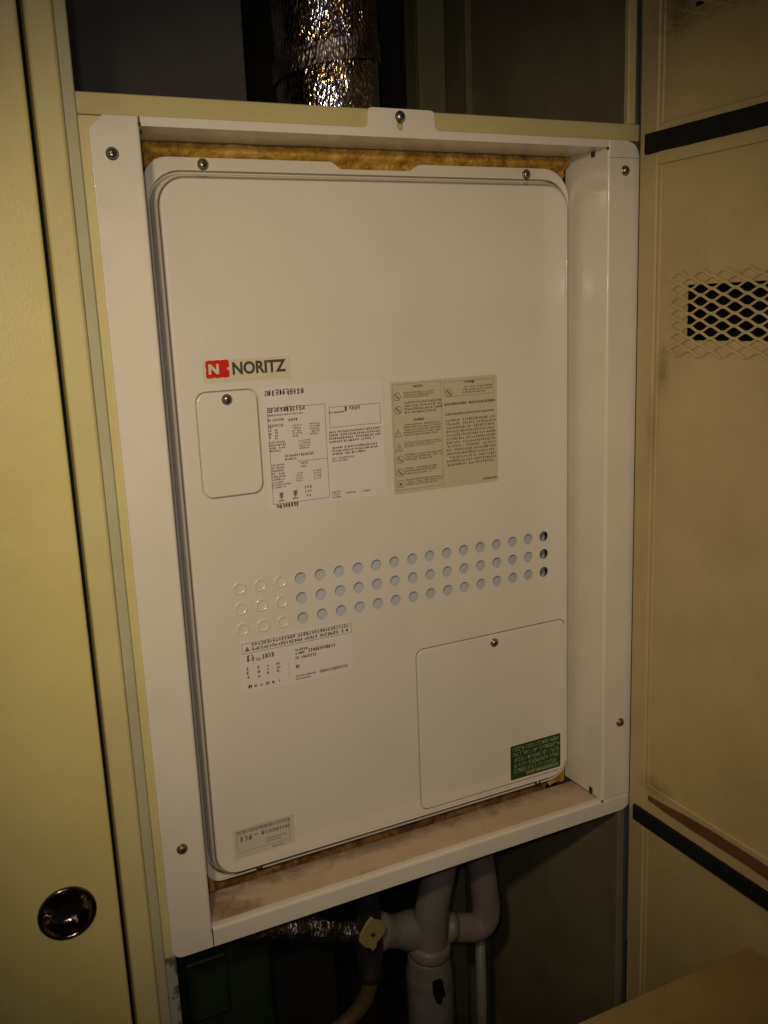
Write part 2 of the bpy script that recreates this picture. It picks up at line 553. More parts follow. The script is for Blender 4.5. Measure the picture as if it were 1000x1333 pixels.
WIRE= [(0.0816, 0.1948, 0.2637, 0.2739, 2, 0.6), (0.0753, 0.0826, 0.2526, 0.2606, 1, 0.6), (0.0857, 0.0901, 0.2523, 0.2561, 1, 0.7), (0.0921, 0.1066, 0.2533, 0.2594, 1, 0.5), (0.0743, 0.0784, 0.2338, 0.2476, 3, 0.7), (0.0858, 0.0891, 0.2321, 0.2475, 3, 0.6), (0.0966, 0.1, 0.2344, 0.2468, 3, 0.7), (0.1075, 0.1115, 0.2344, 0.2468, 3, 0.7), (0.0744, 0.0788, 0.2234, 0.2278, 1, 0.8), (0.0812, 0.0845, 0.2235, 0.2269, 1, 0.7), (0.0881, 0.0907, 0.2238, 0.2266, 1, 0.7), (0.0944, 0.0978, 0.2234, 0.2271, 1, 0.8), (0.1011, 0.1041, 0.2235, 0.2269, 1, 0.8), (0.1077, 0.1104, 0.2239, 0.227, 1, 0.8), (0.1295, 0.1445, 0.2495, 0.2573, 2, 0.8), (0.1446, 0.1772, 0.2503, 0.255, 1, 0.5), (0.1294, 0.1538, 0.2447, 0.2486, 1, 0.5), (0.1291, 0.1354, 0.2344, 0.2391, 1, 0.5), (0.1284, 0.1517, 0.221, 0.2273, 2, 0.6), (0.156, 0.19, 0.2238, 0.2278, 1, 0.45)]
WIREBOX= [(0.0708, 0.1968, 0.2632, 0.2746)]
BL= [(0.0494, 0.1115, 0.0582, 0.0627, 1, 0.35), (0.0525, 0.067, 0.0482, 0.0565, 1, 0.35), (0.0684, 0.0733, 0.0527, 0.0549, 1, 0.9), (0.0772, 0.0813, 0.0504, 0.0568, 1, 0.5), (0.0809, 0.1098, 0.0505, 0.0557, 1, 0.35), (0.0814, 0.1053, 0.0398, 0.0463, 2, 0.35), (0.0882, 0.1021, 0.0323, 0.0349, 1, 0.35)]
BLBOX= [(0.0488, 0.1096, 0.0374, 0.0628)]



def glyphs(bm, x0, x1, z0, z1, lines, dens, y, mi=0):
    """rows of small character-like stroke groups, as blurred small print"""
    lh = (z1 - z0) / lines
    for li in range(lines):
        zt = z1 - li * lh
        h = lh * (.74 if lines > 1 else .92)
        w = h * (.85 if lines > 1 else .62)
        x = x0
        end = x1 if li < lines - 1 or lines == 1 else x0 + (x1 - x0) * random.uniform(.7, 1)
        while x < end - w * .5:
            if random.random() < (.07 if lines > 1 else .03) and dens < .9:
                x += w * random.uniform(.4, 1.2)
                continue
            cw = min(w * .86, end - x)
            zb = zt - h
            th = h * (.12 + .17 * dens)
            for k in range(3 if lines == 1 else random.choice((2, 3, 3))):
                zz = zb + h * (k + random.uniform(.1, .7)) / 3
                a, b_ = sorted((random.uniform(0, .3), random.uniform(.65, 1)))
                quad(bm, x + cw * a, x + cw * b_, zz, zz + th, y, mi)
            for k in range(random.choice((1, 1, 2))):
                xx = x + cw * random.uniform(.05, .85)
                a, b_ = sorted((random.uniform(0, .3), random.uniform(.7, 1)))
                quad(bm, xx, xx + th, zb + h * a, zb + h * b_, y, mi)
            x += w


def quad(bm, x0, x1, z0, z1, y, mi=0):
    v = [bm.verts.new(p) for p in ((x0, y, z0), (x1, y, z0), (x1, y, z1), (x0, y, z1))]
    bm.faces.new(v).material_index = mi


def frame_lines(bm, x0, x1, z0, z1, y, t=.0006, mi=0):
    quad(bm, x0, x1, z1 - t, z1, y, mi)
    quad(bm, x0, x1, z0, z0 + t, y, mi)
    quad(bm, x0, x0 + t, z0 + t, z1 - t, y, mi)
    quad(bm, x1 - t, x1, z0 + t, z1 - t, y, mi)


# ------------------------------------------------------------------ levels
H = .7717          # top of the frame opening (its bottom is z = 0, x runs 0 to .5, front flange at y = 0)
D = .0685          # rim of the heater's front panel
F = .0605          # face of the front panel

# ------------------------------------------------------------------ setting: the shaft behind
tag(boxo('floor', 'floor', None, -1.2, 1.2, -1.6, .6, -.82, -.80), kind='structure')
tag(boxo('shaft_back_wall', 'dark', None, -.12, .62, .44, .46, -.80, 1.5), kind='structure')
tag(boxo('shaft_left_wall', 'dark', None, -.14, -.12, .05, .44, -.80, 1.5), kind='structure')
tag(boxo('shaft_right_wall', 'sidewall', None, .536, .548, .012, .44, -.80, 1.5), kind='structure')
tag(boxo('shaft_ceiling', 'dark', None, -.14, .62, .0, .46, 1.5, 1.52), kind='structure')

bm = bmesh.new()
box(bm, -.12, .205, .315, .34, .80, 1.49)
t = link('lining_board', bm, 'board', None, bevel=.002)
tag(t, 'dark grey lining board in the shaft left of the foil flue', 'board')

# ------------------------------------------------------------------ left door leaf and jamb
t = thing('closed_door', (-.4, -.006, -.8), 'closed yellow cream steel door with a round recessed pull at left', 'door')
hx, hz = -.1358, .0705
bm = bmesh.new()
rows = []
for i_, y_ in ((0, .026), (0, -.0030), (.0003, -.0042), (.0010, -.0053), (.0021, -.0059), (.0034, -.0060), (.0044, -.0060)):
    rows.append([bm.verts.new((p[0], y_, p[1])) for p in ((-.80 + i_, -.78 + i_), (-.0885 - i_, -.78 + i_), (-.0885 - i_, 1.5 - i_), (-.80 + i_, 1.5 - i_))])
for a, b_ in zip(rows, rows[1:]):
    for k in range(4):
        bm.faces.new((a[k], a[(k + 1) % 4], b_[(k + 1) % 4], b_[k]))
lp = [[(-.7956, -.7756), (-.0929, -.7756), (-.0929, 1.4956), (-.7956, 1.4956)], circ(hx, hz, .0225, 36)]
tr3 = tessellate_polygon([[Vector((p[0], p[1], 0)) for p in l] for l in lp])
vv = [bm.verts.new((p[0], -.006, p[1])) for l in lp for p in l]
for q in tr3:
    bm.faces.new([vv[k] for k in q])
bmesh.ops.recalc_face_normals(bm, faces=bm.faces[:])
for f_ in bm.faces:
    if abs(f_.normal.y) > .99 and f_.normal.y > 0:
        f_.normal_flip()
leaf = link('door_leaf', bm, 'door', t)
bm = bmesh.new()
lathe_y(bm, [(.0268, -.0062), (.0268, -.0072), (.0262, -.0086), (.0247, -.0094), (.0232, -.0090), (.0220, -.0075), (.0213, -.004), (.0208, .004),
             (.0190, .0075), (.0150, .0098), (.0080, .0110), (.0005, .0113)], 48, cx=hx, cz=hz)
pull = link('recessed_pull', bm, 'chrome', t, smooth=True)
tag(pull, 'round tarnished metal cup pull')
for a in (12, 82, 205, 290):
    c, s = math.cos(R(a)), math.sin(R(a))
    o = bpy.data.objects.new('rivet', RIVET)
    COL.objects.link(o)
    o.location = (hx + .0165 * c, .0080, hz + .0165 * s)
    o.scale = (.55, .7, .55)
    o.parent = pull

t = thing('door_jamb', (-.072, 0, -.8), 'narrow yellow cream jamb between the closed door and the white frame', 'jamb')
boxo('front_strip', 'jamb', t, -.0838, -.0612, -.006, .05, -.78, 1.5, bevel=.003, seg=3)
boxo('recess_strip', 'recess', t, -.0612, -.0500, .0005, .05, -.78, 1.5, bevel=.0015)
boxo('gap_seal', 'black', t, -.0886, -.0838, .012, .02, -.78, 1.5)

t = thing('support_frame', (.25, .003, -.8), 'yellowish cream steel support bars behind the white frame', 'support')
boxo('header_bar', 'header', t, -.0498, .5448, .003, .034, .7795, .7972, bevel=.0012)
boxo('side_bar', 'jamb', t, -.0498, -.0260, .003, .034, -.0190, .7790, bevel=.001)
o = boxo('side_bar', 'chip', t, -.0498, -.0385, .0035, .034, -.78, -.0195, bevel=.001)
tag(o, 'chipped grey lower end of the side bar')
boxo('side_bar', 'header', t, .5290, .5400, .0042, .0115, .7975, 1.5, bevel=.001)
boxo('side_bar', 'sidewall', t, .5290, .5400, .0042, .0115, -.78, -.022, bevel=.001)
o = boxo('side_bar', 'blue', t, .5425, .5475, .006, .0118, -.78, 1.5, bevel=.001)

# ------------------------------------------------------------------ white mounting frame
t = thing('mounting_frame', (.25, 0, -.021), 'white four sided steel frame bordering the recessed water heater', 'frame')


def rail_section(outer, bend, depth, r=.0028, n=5):
    """points from the flange's outer edge to the bend and back along the return, in (u, y)"""
    s = 1 if bend > outer else -1
    pts = [(outer, 0.0), (outer + s * .0006, 0.0), (bend - s * (r + .0006), 0.0)]
    for k in range(n + 1):
        a = R(90 * k / n)
        pts.append((bend - s * r + s * r * math.sin(a), r - r * math.cos(a)))
    pts += [(bend, r + .0006), (bend, depth)]
    return pts


def corner(z, z0, z1, x, sgn, r0_, r1c, chamf=False):
    """outer edge of an upright flange with a rounded or cut corner at its ends"""
    if r1c and z > z1 - r1c:
        d = z - (z1 - r1c)
        cut = d if chamf else r1c - math.sqrt(max(0, r1c * r1c - d * d))
        return x - sgn * cut
    if r0_ and z < z0 + r0_:
        d = (z0 + r0_) - z
        return x - sgn * (r0_ - math.sqrt(max(0, r0_ * r0_ - d * d)))
    return x


def stations(z0, z1, e0, e1):
    s = [z0 + e0 * k / 8 for k in range(9)] if e0 else [z0]
    s += [z1 - e1 + e1 * k / 8 for k in range(9)] if e1 else [z1]
    return s


bm = bmesh.new()
sweep(bm, lambda z: [(u, y, z) for u, y in rail_section(corner(z, -.0045, .7795, -.0422, -1, 0, .012, True), 0, .076)], stations(-.0045, .7795, 0, .012))
bmesh.ops.recalc_face_normals(bm, faces=bm.faces[:])
left = link('side_rail', bm, 'frame', t, smooth=True, solid=.0012)
left.modifiers.new('weighted', 'WEIGHTED_NORMAL')
bm = bmesh.new()
sweep(bm, lambda z: [(u, y, z) for u, y in rail_section(corner(z, .0006, .7795, .5426, 1, 0, .018), .5, .076)], stations(.0006, .7795, 0, .018))
bmesh.ops.recalc_face_normals(bm, faces=bm.faces[:])
right = link('side_rail', bm, 'frame', t, smooth=True, solid=.0012)
right.modifiers.new('weighted', 'WEIGHTED_NORMAL')

# top rail: flange with the screw tab and its slot, and the return behind it
top_outline = [(.0006, H), (.4994, H), (.4994, .7795), (.2915, .7795), (.2885, .7803), (.2868, .7825), (.2862, .7950), (.2850, .7968), (.2825, .7978),
               (.2185, .7978), (.2160, .7968), (.2148, .7950), (.2140, .7825), (.2122, .7803), (.2092, .7795), (.0006, .7795)]
slot = [(p[0], p[1]) for p in rrect(.2455, .2518, .7785, .7945, .0030, 4)]
bm = bmesh.new()
plate(bm, top_outline, [slot], 0.0, .0012)
top = link('top_rail', bm, 'frame', t, bevel=.0004)
boxo('top_return', 'frame', t, .0006, .4994, .0014, .0715, H + .0001, H + .0013)
# bottom rail: front lip and the dusty ledge behind
bm = bmesh.new()
sweep(bm, lambda x: [(x, y, u) for u, y in rail_section(-.0209 + (0 if x < .53 else .006 * ((x - .53) / .0126) ** 2), 0, .010)],
      [.0006, .25, .4994, .53, .535, .539, .5426])
bmesh.ops.recalc_face_normals(bm, faces=bm.faces[:])
lip = link('bottom_lip', bm, 'frame', t, smooth=True, solid=.0012)
lip.modifiers.new('weighted', 'WEIGHTED_NORMAL')
o = boxo('ledge', 'dusty', t, .0010, .4990, .0095, .0600, -.0012, .0003)
tag(o, 'dusty beige ledge with brown smears')
plateo('corner_tab', 'frame', t, rrect(-.0422, -.0004, -.0209, -.0050, (.011, .001, .0005, .0005)), [], .0002, .0014, bevel=.0004)
# joints and slots that show as fine dark marks
boxo('seam', 'dark_steel', t, .5010, .5418, -.0002, .0003, .7616, .7620)
boxo('corner_slot', 'dark_steel', t, .4986, .4993, .0225, .0285, .7655, .7712)
boxo('corner_slot', 'dark_steel', t, .4986, .4993, .0185, .0245, .0020, .0095)
boxo('corner_slot', 'dark_steel', t, .4975, .5000, -.0004, .001, .7695, .7722)
boxo('corner_slot', 'dark_steel', t, -.0012, .0012, -.00015, .001, .7715, .7745)
boxo('corner_slot', 'dark_steel', t, .0008, .0060, .018, .025, .7690, .7712)
boxo('corner_slot', 'dark_steel', t, .4990, .5012, -.0004, .001, -.0016, .0010)
for (x, z, rot) in ((-.0251, .7486, 10), (.5228, .7486, 40)):
    screw(t, (x, -.0001, z), SCREW, rot)
for (x, z, rot) in ((.5262, .1004, 15), (-.0228, .0984, 60)):
    screw(t, (x, -.0001, z), SCREW_RUST, rot)
screw(t, (.2487, -.0001, .7905), SCREW, 25)

# ------------------------------------------------------------------ water heater
t = thing('water_heater', (.25, .16, .0), 'cream steel water heater with punched vent holes, recessed in the white frame', 'water heater')
heater = t
boxo('cabinet', 'galv', t, .022, .476, .082, .26, .012, .748, bevel=.004)
boxo('baffle_plate', 'galv', t, .125, .4535, .0668, .0678, .270, .352)
# rim flange with the notch in its top edge
def notched(x0, x1, z0, z1, rads):
    pts = rrect(x0, x1, z0, z1, rads)
    n = 7
    tr_end = 3 * n            # after the top right corner come the points of the top left one
    ins = [(.3075, z1), (.3040, z1 - .0008), (.2945, z1 - .0060), (.2920, z1 - .0068), (.2160, z1 - .0068), (.2135, z1 - .0060), (.2060, z1 - .0008), (.2035, z1)]
    return pts[:tr_end] + ins + pts[tr_end:]
GX0, GX1, GZ0, GZ1, GR = .0205, .4955, .0105, .7440, .030
rim_hole = rrect(GX0 - .0034, GX1 + .0022, GZ0 - .0030, GZ1 + .0032, GR + .002)
bm = bmesh.new()
plate(bm, notched(.0140, .4988, .0050, .7590, (.018, .028, .034, .024)), [rim_hole], D, D + .0012)
link('rim_flange', bm, 'panel', t, bevel=.0005)
# front panel: rounded step, flat face with holes
def off(i):
    return rrect(GX0 + i, GX1 - i, GZ0 + i, GZ1 - i, max(.004, GR - i), 8)
bm = bmesh.new()
prof = [(-.0036, D + .0016), (-.0026, D + .0070), (-.0006, D + .0075), (0, D + .005), (.0002, D - .001), (.0008, D - .0035), (.0020, D - .0058), (.0040, D - .0073), (.0065, D - .0079), (.0085, F)]
rows = []
for i, y in prof:
    rows.append([bm.verts.new((p[0], y, p[1])) for p in off(i)])
for a, b_ in zip(rows, rows[1:]):
    n = len(a)
    for k in range(n):
        bm.faces.new((a[k], a[(k + 1) % n], b_[(k + 1) % n], b_[k])).smooth = True
HX = [.0736 + .02252 * k for k in range(18)]
HZ = (.3352, .3131, .2905)
SMALL = (.0447, .1064, .4335, .5385)
BIG = (.2775, .4868, .0225, .2245)
holes = [circ(x, z, .0064, 18) for x in HX[3:] for z in HZ]
holes += [rrect(SMALL[0] - .0014, SMALL[1] + .0014, SMALL[2] - .0014, SMALL[3] + .0014, .0108), rrect(BIG[0] - .0015, BIG[1] + .0012, BIG[2] - .0013, BIG[3] + .0018, .0098)]
loops = [off(.0085)] + holes
tris = tessellate_polygon([[Vector((p[0], p[1], 0)) for p in l] for l in loops])
flat = [p for l in loops for p in l]
fv = [bm.verts.new((p[0], F, p[1])) for p in flat]
for tr_ in tris:
    bm.faces.new([fv[q] for q in tr_])
i = len(loops[0])
for l in holes:
    n = len(l)
    bk = [bm.verts.new((p[0], F + .0016, p[1])) for p in l]
    for k in range(n):
        bm.faces.new((fv[i + k], fv[i + (k + 1) % n], bk[(k + 1) % n], bk[k]))
    i += n
bmesh.ops.recalc_face_normals(bm, faces=bm.faces[:])
# all front faces look towards -y
for f_ in bm.faces:
    if abs(f_.normal.y) > .9 and f_.normal.y > 0:
        f_.normal_flip()
panel = link('front_panel', bm, 'panel', t)
# nine blind knock-outs at the left end of the vent rows
KO = None
for x in HX[:3]:
    for z in HZ:
        if KO is None:
            bm = bmesh.new()
            lathe_y(bm, [(.0074, .0006), (.0072, -.0003), (.0067, -.0010), (.0060, -.0011), (.0052, -.0006), (.0044, -.0003), (.002, -.0002), (.0003, -.0002)], 24)
            KO = link('vent_knockout', bm, 'panel', None, smooth=True)
            o = KO
        else:
            o = KO.copy()
            COL.objects.link(o)
        o.location = (x, F, z)
        attach(o, t)

def cover(rect, r, lab):
    o = plateo('access_cover', 'panel', t, rrect(*rect, r), [], F - .0009, F + .0012, bevel=.0011, seg=3)
    tag(o, lab)
    plateo('cover_seat', 'panel', t, rrect(rect[0] - .004, rect[1] + .004, rect[2] - .003, rect[3] + .004, r), [], F + .0050, F + .0056)
    return o
c1 = cover(SMALL, .0100, 'small rounded cover under the brand plate')
c2 = cover(BIG, .009, 'large square cover at the lower right')
for cv, x, z in ((c1, .0752, .5306), (c2, .3829, .2146)):
    o = bpy.data.objects.new('screw', SCREW)
    COL.objects.link(o)
    o.parent = cv
    o.location = (x, F - .0010, z)
    o.rotation_euler = (0, R(35), 0)
for x, z, me in ((.0718, .7528, SCREW), (.4404, .7522, SCREW), (.451, .0078, SCREW_SMALL), (.074, .0092, SCREW_SMALL)):
    screw(t, (x, D - .0001, z), me, random.uniform(0, 90))


def film(name, mat, x0, x1, z0, z1, lab, base=F, parent=None):
    return tag(plateo(name, mat, parent or heater, rrect(x0, x1, z0, z1, .0015, 3), [], base - .00035, base - .00002), lab)


def child(o, parent):
    o.parent = parent
    return o


IY = F - .00065
# brand plate
bp_ = film('brand_plate', 'brand', .0530, .1440, .5475, .5698, 'small plate with a red emblem and NORITZ in dark letters')
bm = bmesh.new()
outl = []
ex0, ex1, ez0, ez1 = .0568, .0795, .5528, .5692
def scallop(a, b_, n, axis, const, sgn):
    pts = []
    for k in range(n * 6):
        u = k / (n * 6)
        d = .0006 * abs(math.sin(math.pi * u * n)) * sgn
        q = a + (b_ - a) * u
        pts.append((q, const + d) if axis == 0 else (const + d, q))
    return pts
outl += scallop(ex0, ex1, 3, 0, ez0, -1) + scallop(ez0, ez1, 2, 1, ex1, 1) + scallop(ex1, ex0, 3, 0, ez1, 1) + scallop(ez1, ez0, 2, 1, ex0, -1)
plate(bm, outl, [], F - .0008, F - .0003)
child(link('emblem', bm, 'red'), bp_)
bm = bmesh.new()
def poly(bm, pts, y, mi=0):
    bm.faces.new([bm.verts.new((p[0], y, p[1])) for p in pts]).material_index = mi
nx, nz, nw, nh = .0590, .5560, .0105, .0100
b3 = .0026
for pts in ([(0, 0), (b3, 0), (b3, nh), (0, nh)], [(nw - b3, 0), (nw, 0), (nw, nh), (nw - b3, nh)], [(b3, nh), (b3, nh - .0042), (nw - b3, 0), (nw - b3, .0042)]):
    poly(bm, [(nx + p[0], nz + p[1]) for p in pts], F - .00105)
# the small notch at the right of the emblem
poly(bm, [(.0795, .5592), (.0795, .5626), (.0772, .5609)], F - .00105)
child(link('emblem_letter', bm, 'brand'), bp_)
# lettering from a real font outline
fc = bpy.data.curves.new('lettering', 'FONT')
fc.body = 'NORITZ'
fc.size = .0168
fc.offset = .00055
fc.extrude = .0002
fc.resolution_u = 4
tmp = bpy.data.objects.new('lettering', fc)
COL.objects.link(tmp)
dg = bpy.context.evaluated_depsgraph_get()
me = bpy.data.meshes.new_from_object(tmp.evaluated_get(dg))
bpy.data.objects.remove(tmp)
xs = [v.co.x for v in me.vertices]
zs = [v.co.y for v in me.vertices]
for v in me.vertices:
    u = (v.co.x - min(xs)) / (max(xs) - min(xs))
    w = (v.co.y - min(zs)) / (max(zs) - min(zs))
    v.co = (.0832 + u * .0562, F - .0008 - v.co.z, .5542 + w * .0127)
me.materials.clear()
me.materials.append(M['ink'])
o = bpy.data.objects.new('lettering', me)
COL.objects.link(o)
o.parent = bp_

# rating label
lb = film('rating_label', 'white_label', .1125, .2472, .4130, .5390, 'white rating label with dense tables of small print')
bm = bmesh.new()
for (x0, x1, z0, z1, n, d) in SPEC:
    if d >= 1:
        # small pictograms: dark body on a foot
        w = x1 - x0
        quad(bm, x0 + w * .2, x1 - w * .15, z0 + (z1 - z0) * .45, z1, IY)
        quad(bm, x0 + w * .35, x1 - w * .35, z0 + (z1 - z0) * .22, z0 + (z1 - z0) * .45, IY)
        quad(bm, x0, x1, z0, z0 + (z1 - z0) * .14, IY)
    else:
        glyphs(bm, x0, x1, z0, z1, n, d, IY)
for b_ in SPECBOX:
    frame_lines(bm, *b_, IY, .0005)
quad(bm, .146, .1796, .4605, .4610, IY)
o = link('print', bm, 'ink_grey')
o.parent = lb
# warning label
lb = film('warning_label', 'clear_label', .2570, .3922, .4115, .5345, 'yellowed two column warning label with pictograms')
bm = bmesh.new()
for (x0, x1, z0, z1, n, d) in WARN:
    glyphs(bm, x0, x1, z0, z1, n, d, IY)
for b_ in WARNBOX:
    frame_lines(bm, *b_, IY, .0004)
for k, (x, _, z) in enumerate(ICON):
    if k in (2, 3):
        for a, b_ in (((-.0042, -.0035), (.0042, -.0035)), ((-.0042, -.0035), (0, .004)), ((.0042, -.0035), (0, .004))):
            dx, dz = b_[0] - a[0], b_[1] - a[1]
            l_ = math.hypot(dx, dz)
            px_, pz_ = -dz / l_ * .00035, dx / l_ * .00035
            poly(bm, [(x + a[0] + px_, z + a[1] + pz_), (x + a[0] - px_, z + a[1] - pz_), (x + b_[0] - px_, z + b_[1] - pz_), (x + b_[0] + px_, z + b_[1] + pz_)], IY)
        quad(bm, x - .0004, x + .0004, z - .0022, z + .0012, IY)
    elif k == 6:
        frame_lines(bm, x - .004, x + .004, z - .004, z + .004, IY, .0006)
        quad(bm, x - .0018, x + .0018, z - .0022, z + .0014, IY)
    else:
        n = 20
        ro, ri = .0045, .0037
        for q in range(n):
            a, b_ = 2 * math.pi * q / n, 2 * math.pi * (q + 1) / n
            poly(bm, [(x + ro * math.cos(a), z + ro * math.sin(a)), (x + ro * math.cos(b_), z + ro * math.sin(b_)), (x + ri * math.cos(b_), z + ri * math.sin(b_)), (x + ri * math.cos(a), z + ri * math.sin(a))], IY)
        s_ = .0027
        w_ = .0005
        poly(bm, [(x - s_ - w_, z + s_ - w_), (x - s_ + w_, z + s_ + w_), (x + s_ + w_, z - s_ + w_), (x + s_ - w_, z - s_ - w_)], IY)
        quad(bm, x - .0016, x + .0004, z - .0012, z + .0012, IY - .00005)
o = link('print', bm, 'ink_grey')
o.parent = lb
# wiring label
lb = film('wiring_label', 'white_label', .0690, .1972, .2185, .2770, 'white label with a boxed heading and switch diagram')
bm = bmesh.new()
for (x0, x1, z0, z1, n, d) in WIRE:
    glyphs(bm, x0, x1, z0, z1, n, d, IY)
for b_ in WIREBOX:
    frame_lines(bm, *b_, IY, .0005)
poly(bm, [(.0735, .2655), (.0795, .2655), (.0765, .2712)], IY)
quad(bm, .1212, .1215, .2260, .2440, IY)
o = link('print', bm, 'ink_grey')
o.parent = lb
# small faded label, bottom left
lb = film('faded_label', 'grey_label', .0455, .1152, .0305, .0655, 'small faded grey label at the lower left corner')
bm = bmesh.new()
for (x0, x1, z0, z1, n, d) in BL:
    glyphs(bm, x0, x1, z0, z1, n, d, IY)
for b_ in BLBOX:
    frame_lines(bm, *b_, IY, .0005)
o = link('print', bm, 'ink_faint')
o.parent = lb
# green sticker on the large cover
GB = F - .0009
lb = film('green_sticker', 'green', .4040, .4800, .0268, .0728, 'dark green sticker with pale print', GB)
bm = bmesh.new()
for k in range(5):
    z1_ = .0700 - k * .0074
    glyphs(bm, .4065 + (.0 if k < 2 else .002), .4770 - (.002 if k == 4 else 0), z1_ - .0060, z1_, 1, .75, GB - .00065)
glyphs(bm, .4270, .4775, .0292, .0340, 1, .9, GB - .00065)
quad(bm, .4270, .4390, .0296, .0332, GB - .00062)
quad(bm, .4420, .4770, .0296, .0332, GB - .00062)
o = link('print', bm, 'green_ink')
o.parent = lb

# ------------------------------------------------------------------ glass wool in the gaps
def wool_strip(name, x0, x1, z0, z1, yfun, mat, nx, nz, amp, label, seed):
    bm = bmesh.new()
    rows = []
    for i in range(nx + 1):
        x = x0 + (x1 - x0) * i / nx
        row = []
        for k in range(nz + 1):
            z = z0 + (z1 - z0) * k / nz
            p = Vector((x * 60, z * 90, seed))
            y = yfun(x, z) + amp * (noise.noise(p) + .6 * noise.noise(p * 2.7) + .35 * noise.noise(p * 7))
            row.append(bm.verts.new((x, y, z + .0006 * noise.noise(p * 3.1))))
        row.append(bm.verts.new((x, yfun(x, z1) + .03, z1)))
        row.append(bm.verts.new((x, yfun(x, z0) + .03, z0)))
        rows.append(row)
    for a, b_ in zip(rows, rows[1:]):
        n = len(a)
        for k in range(n):
            bm.faces.new((a[k], a[(k + 1) % n], b_[(k + 1) % n], b_[k]))
    bm.faces.new(rows[0]); bm.faces.new(list(reversed(rows[-1])))
    # loose fibres
    for k in range(int(900 * (x1 - x0) / .5) + 20):
        x, z = random.uniform(x0, x1), random.uniform(z0 + .001, z1 - .001)
        y = yfun(x, z) - amp * .6
        d = Vector((random.uniform(-1, 1), random.uniform(-.5, .1), random.uniform(-.45, .45))).normalized() * random.uniform(.002, .006)
        w = Vector((0, 0, .00018))
        a = Vector((x, y + .001, z))
        bm.faces.new([bm.verts.new(a - w), bm.verts.new(a + w), bm.verts.new(a + d + w * .5), bm.verts.new(a + d - w * .5)])
    bmesh.ops.recalc_face_normals(bm, faces=bm.faces[:])
    o = link(name, bm, mat, None, smooth=True)
    return tag(o, label, 'insulation')


def ytop(x, z):
    k = min(1, max(0, (z - .7572) / .006))
    return .0745 - .010 * k
wool_strip('glass_wool_strip', .004, .4965, .7495, .7708, ytop, 'wool', 420, 16, .0036, 'yellow glass wool strip packed above the heater under the top rail', 3.3)
wool_strip('glass_wool_strip', .024, .474, -.024, .010, lambda x, z: .0815, 'wool_dirty', 300, 10, .0030, 'dirty brown glass wool along the gap above the dusty ledge', 8.1)
wool_strip('glass_wool_tuft', .004, .0235, -.008, .012, lambda x, z: .0745, 'wool', 30, 12, .0030, 'yellow glass wool tuft at the lower left corner of the heater', 5.7)
wool_strip('glass_wool_tuft', .4745, .4975, -.006, .018, lambda x, z: .0735, 'wool', 30, 12, .0030, 'yellow glass wool tuft at the lower right corner of the heater', 1.9)

# ------------------------------------------------------------------ open door at the right
DX = .5402
t = thing('open_door', (DX, -.3, -.8), 'yellow brown inside of the steel door standing open at right', 'door')
YX = lambda u, d, v: (d, u, v)      # plates in the y/z plane, depth along x
PX = .5428                          # the sheet between the stiles
vent_lo = rrect(-.42, -.0772, .5662, .6238, .001, 1)
vent_hi = rrect(-.42, -.0772, .8920, .9500, .001, 1)
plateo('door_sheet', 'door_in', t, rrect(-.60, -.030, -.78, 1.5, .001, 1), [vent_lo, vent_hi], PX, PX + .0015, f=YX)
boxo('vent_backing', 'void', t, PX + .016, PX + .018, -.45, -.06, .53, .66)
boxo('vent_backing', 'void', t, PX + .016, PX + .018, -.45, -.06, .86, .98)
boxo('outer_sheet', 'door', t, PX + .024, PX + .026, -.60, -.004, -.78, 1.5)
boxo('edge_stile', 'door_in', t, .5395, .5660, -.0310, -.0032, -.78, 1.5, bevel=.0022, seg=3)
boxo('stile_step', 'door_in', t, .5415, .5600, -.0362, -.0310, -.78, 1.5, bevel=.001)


def mesh_panel(y0, y1, z0, z1, x, zoff, yoff):
    """expanded metal: staggered diamonds of flat strands"""
    bm = bmesh.new()
    L, S, w, th = .0310, .01255, .0015, .0011
    ny, nz = int((y1 - y0) / (L / 2)) + 2, int((z1 - z0) / (S / 2)) + 2
    for i in range(-1, ny):
        for k in range(-1, nz):
            if (i + k) % 2:
                continue
            ya, za = y1 + yoff - i * L / 2, z0 + zoff + k * S / 2
            for sz in (1, -1):
                yb, zb = ya - L / 2, za + sz * S / 2
                # clip the strand to the sheet
                if not (y0 <= min(ya, yb) and max(ya, yb) <= y1 + .0005 and z0 <= min(za, zb) and max(za, zb) <= z1):
                    continue
                d = Vector((0, yb - ya, zb - za))
                nrm = Vector((0, -d.z, d.y)).normalized() * w
                off_ = .0005 * sz
                p = [Vector((x + off_, ya + d.y * f_, za + d.z * g_)) for f_, g_ in ((0, 0), (.10, .03), (.24, .15), (.76, .85), (.90, .97), (1, 1))]
                wid = (1.1, 1.0, .8, .8, 1.0, 1.1)
                rows = []
                for q, f_ in zip(p, wid):
                    rows.append([bm.verts.new(q + nrm * f_ + Vector((-th, 0, 0))), bm.verts.new(q - nrm * f_ + Vector((-th * .55, 0, 0))),
                                 bm.verts.new(q - nrm * f_ + Vector((th * .4, 0, 0))), bm.verts.new(q + nrm * f_)])
                for a, b_ in zip(rows, rows[1:]):
                    for j in range(4):
                        bm.faces.new((a[j], a[(j + 1) % 4], b_[(j + 1) % 4], b_[j]))
    bmesh.ops.recalc_face_normals(bm, faces=bm.faces[:])
    return bm


tag(link('vent_mesh', mesh_panel(-.46, -.0375, .5485, .6425, PX - .0014, .0015, .001), 'door_in', t), 'expanded metal mesh over the middle vent')
tag(link('vent_mesh', mesh_panel(-.46, -.0375, .8770, .9710, PX - .0014, .0015, .001), 'door_in', t), 'expanded metal mesh over the upper vent')
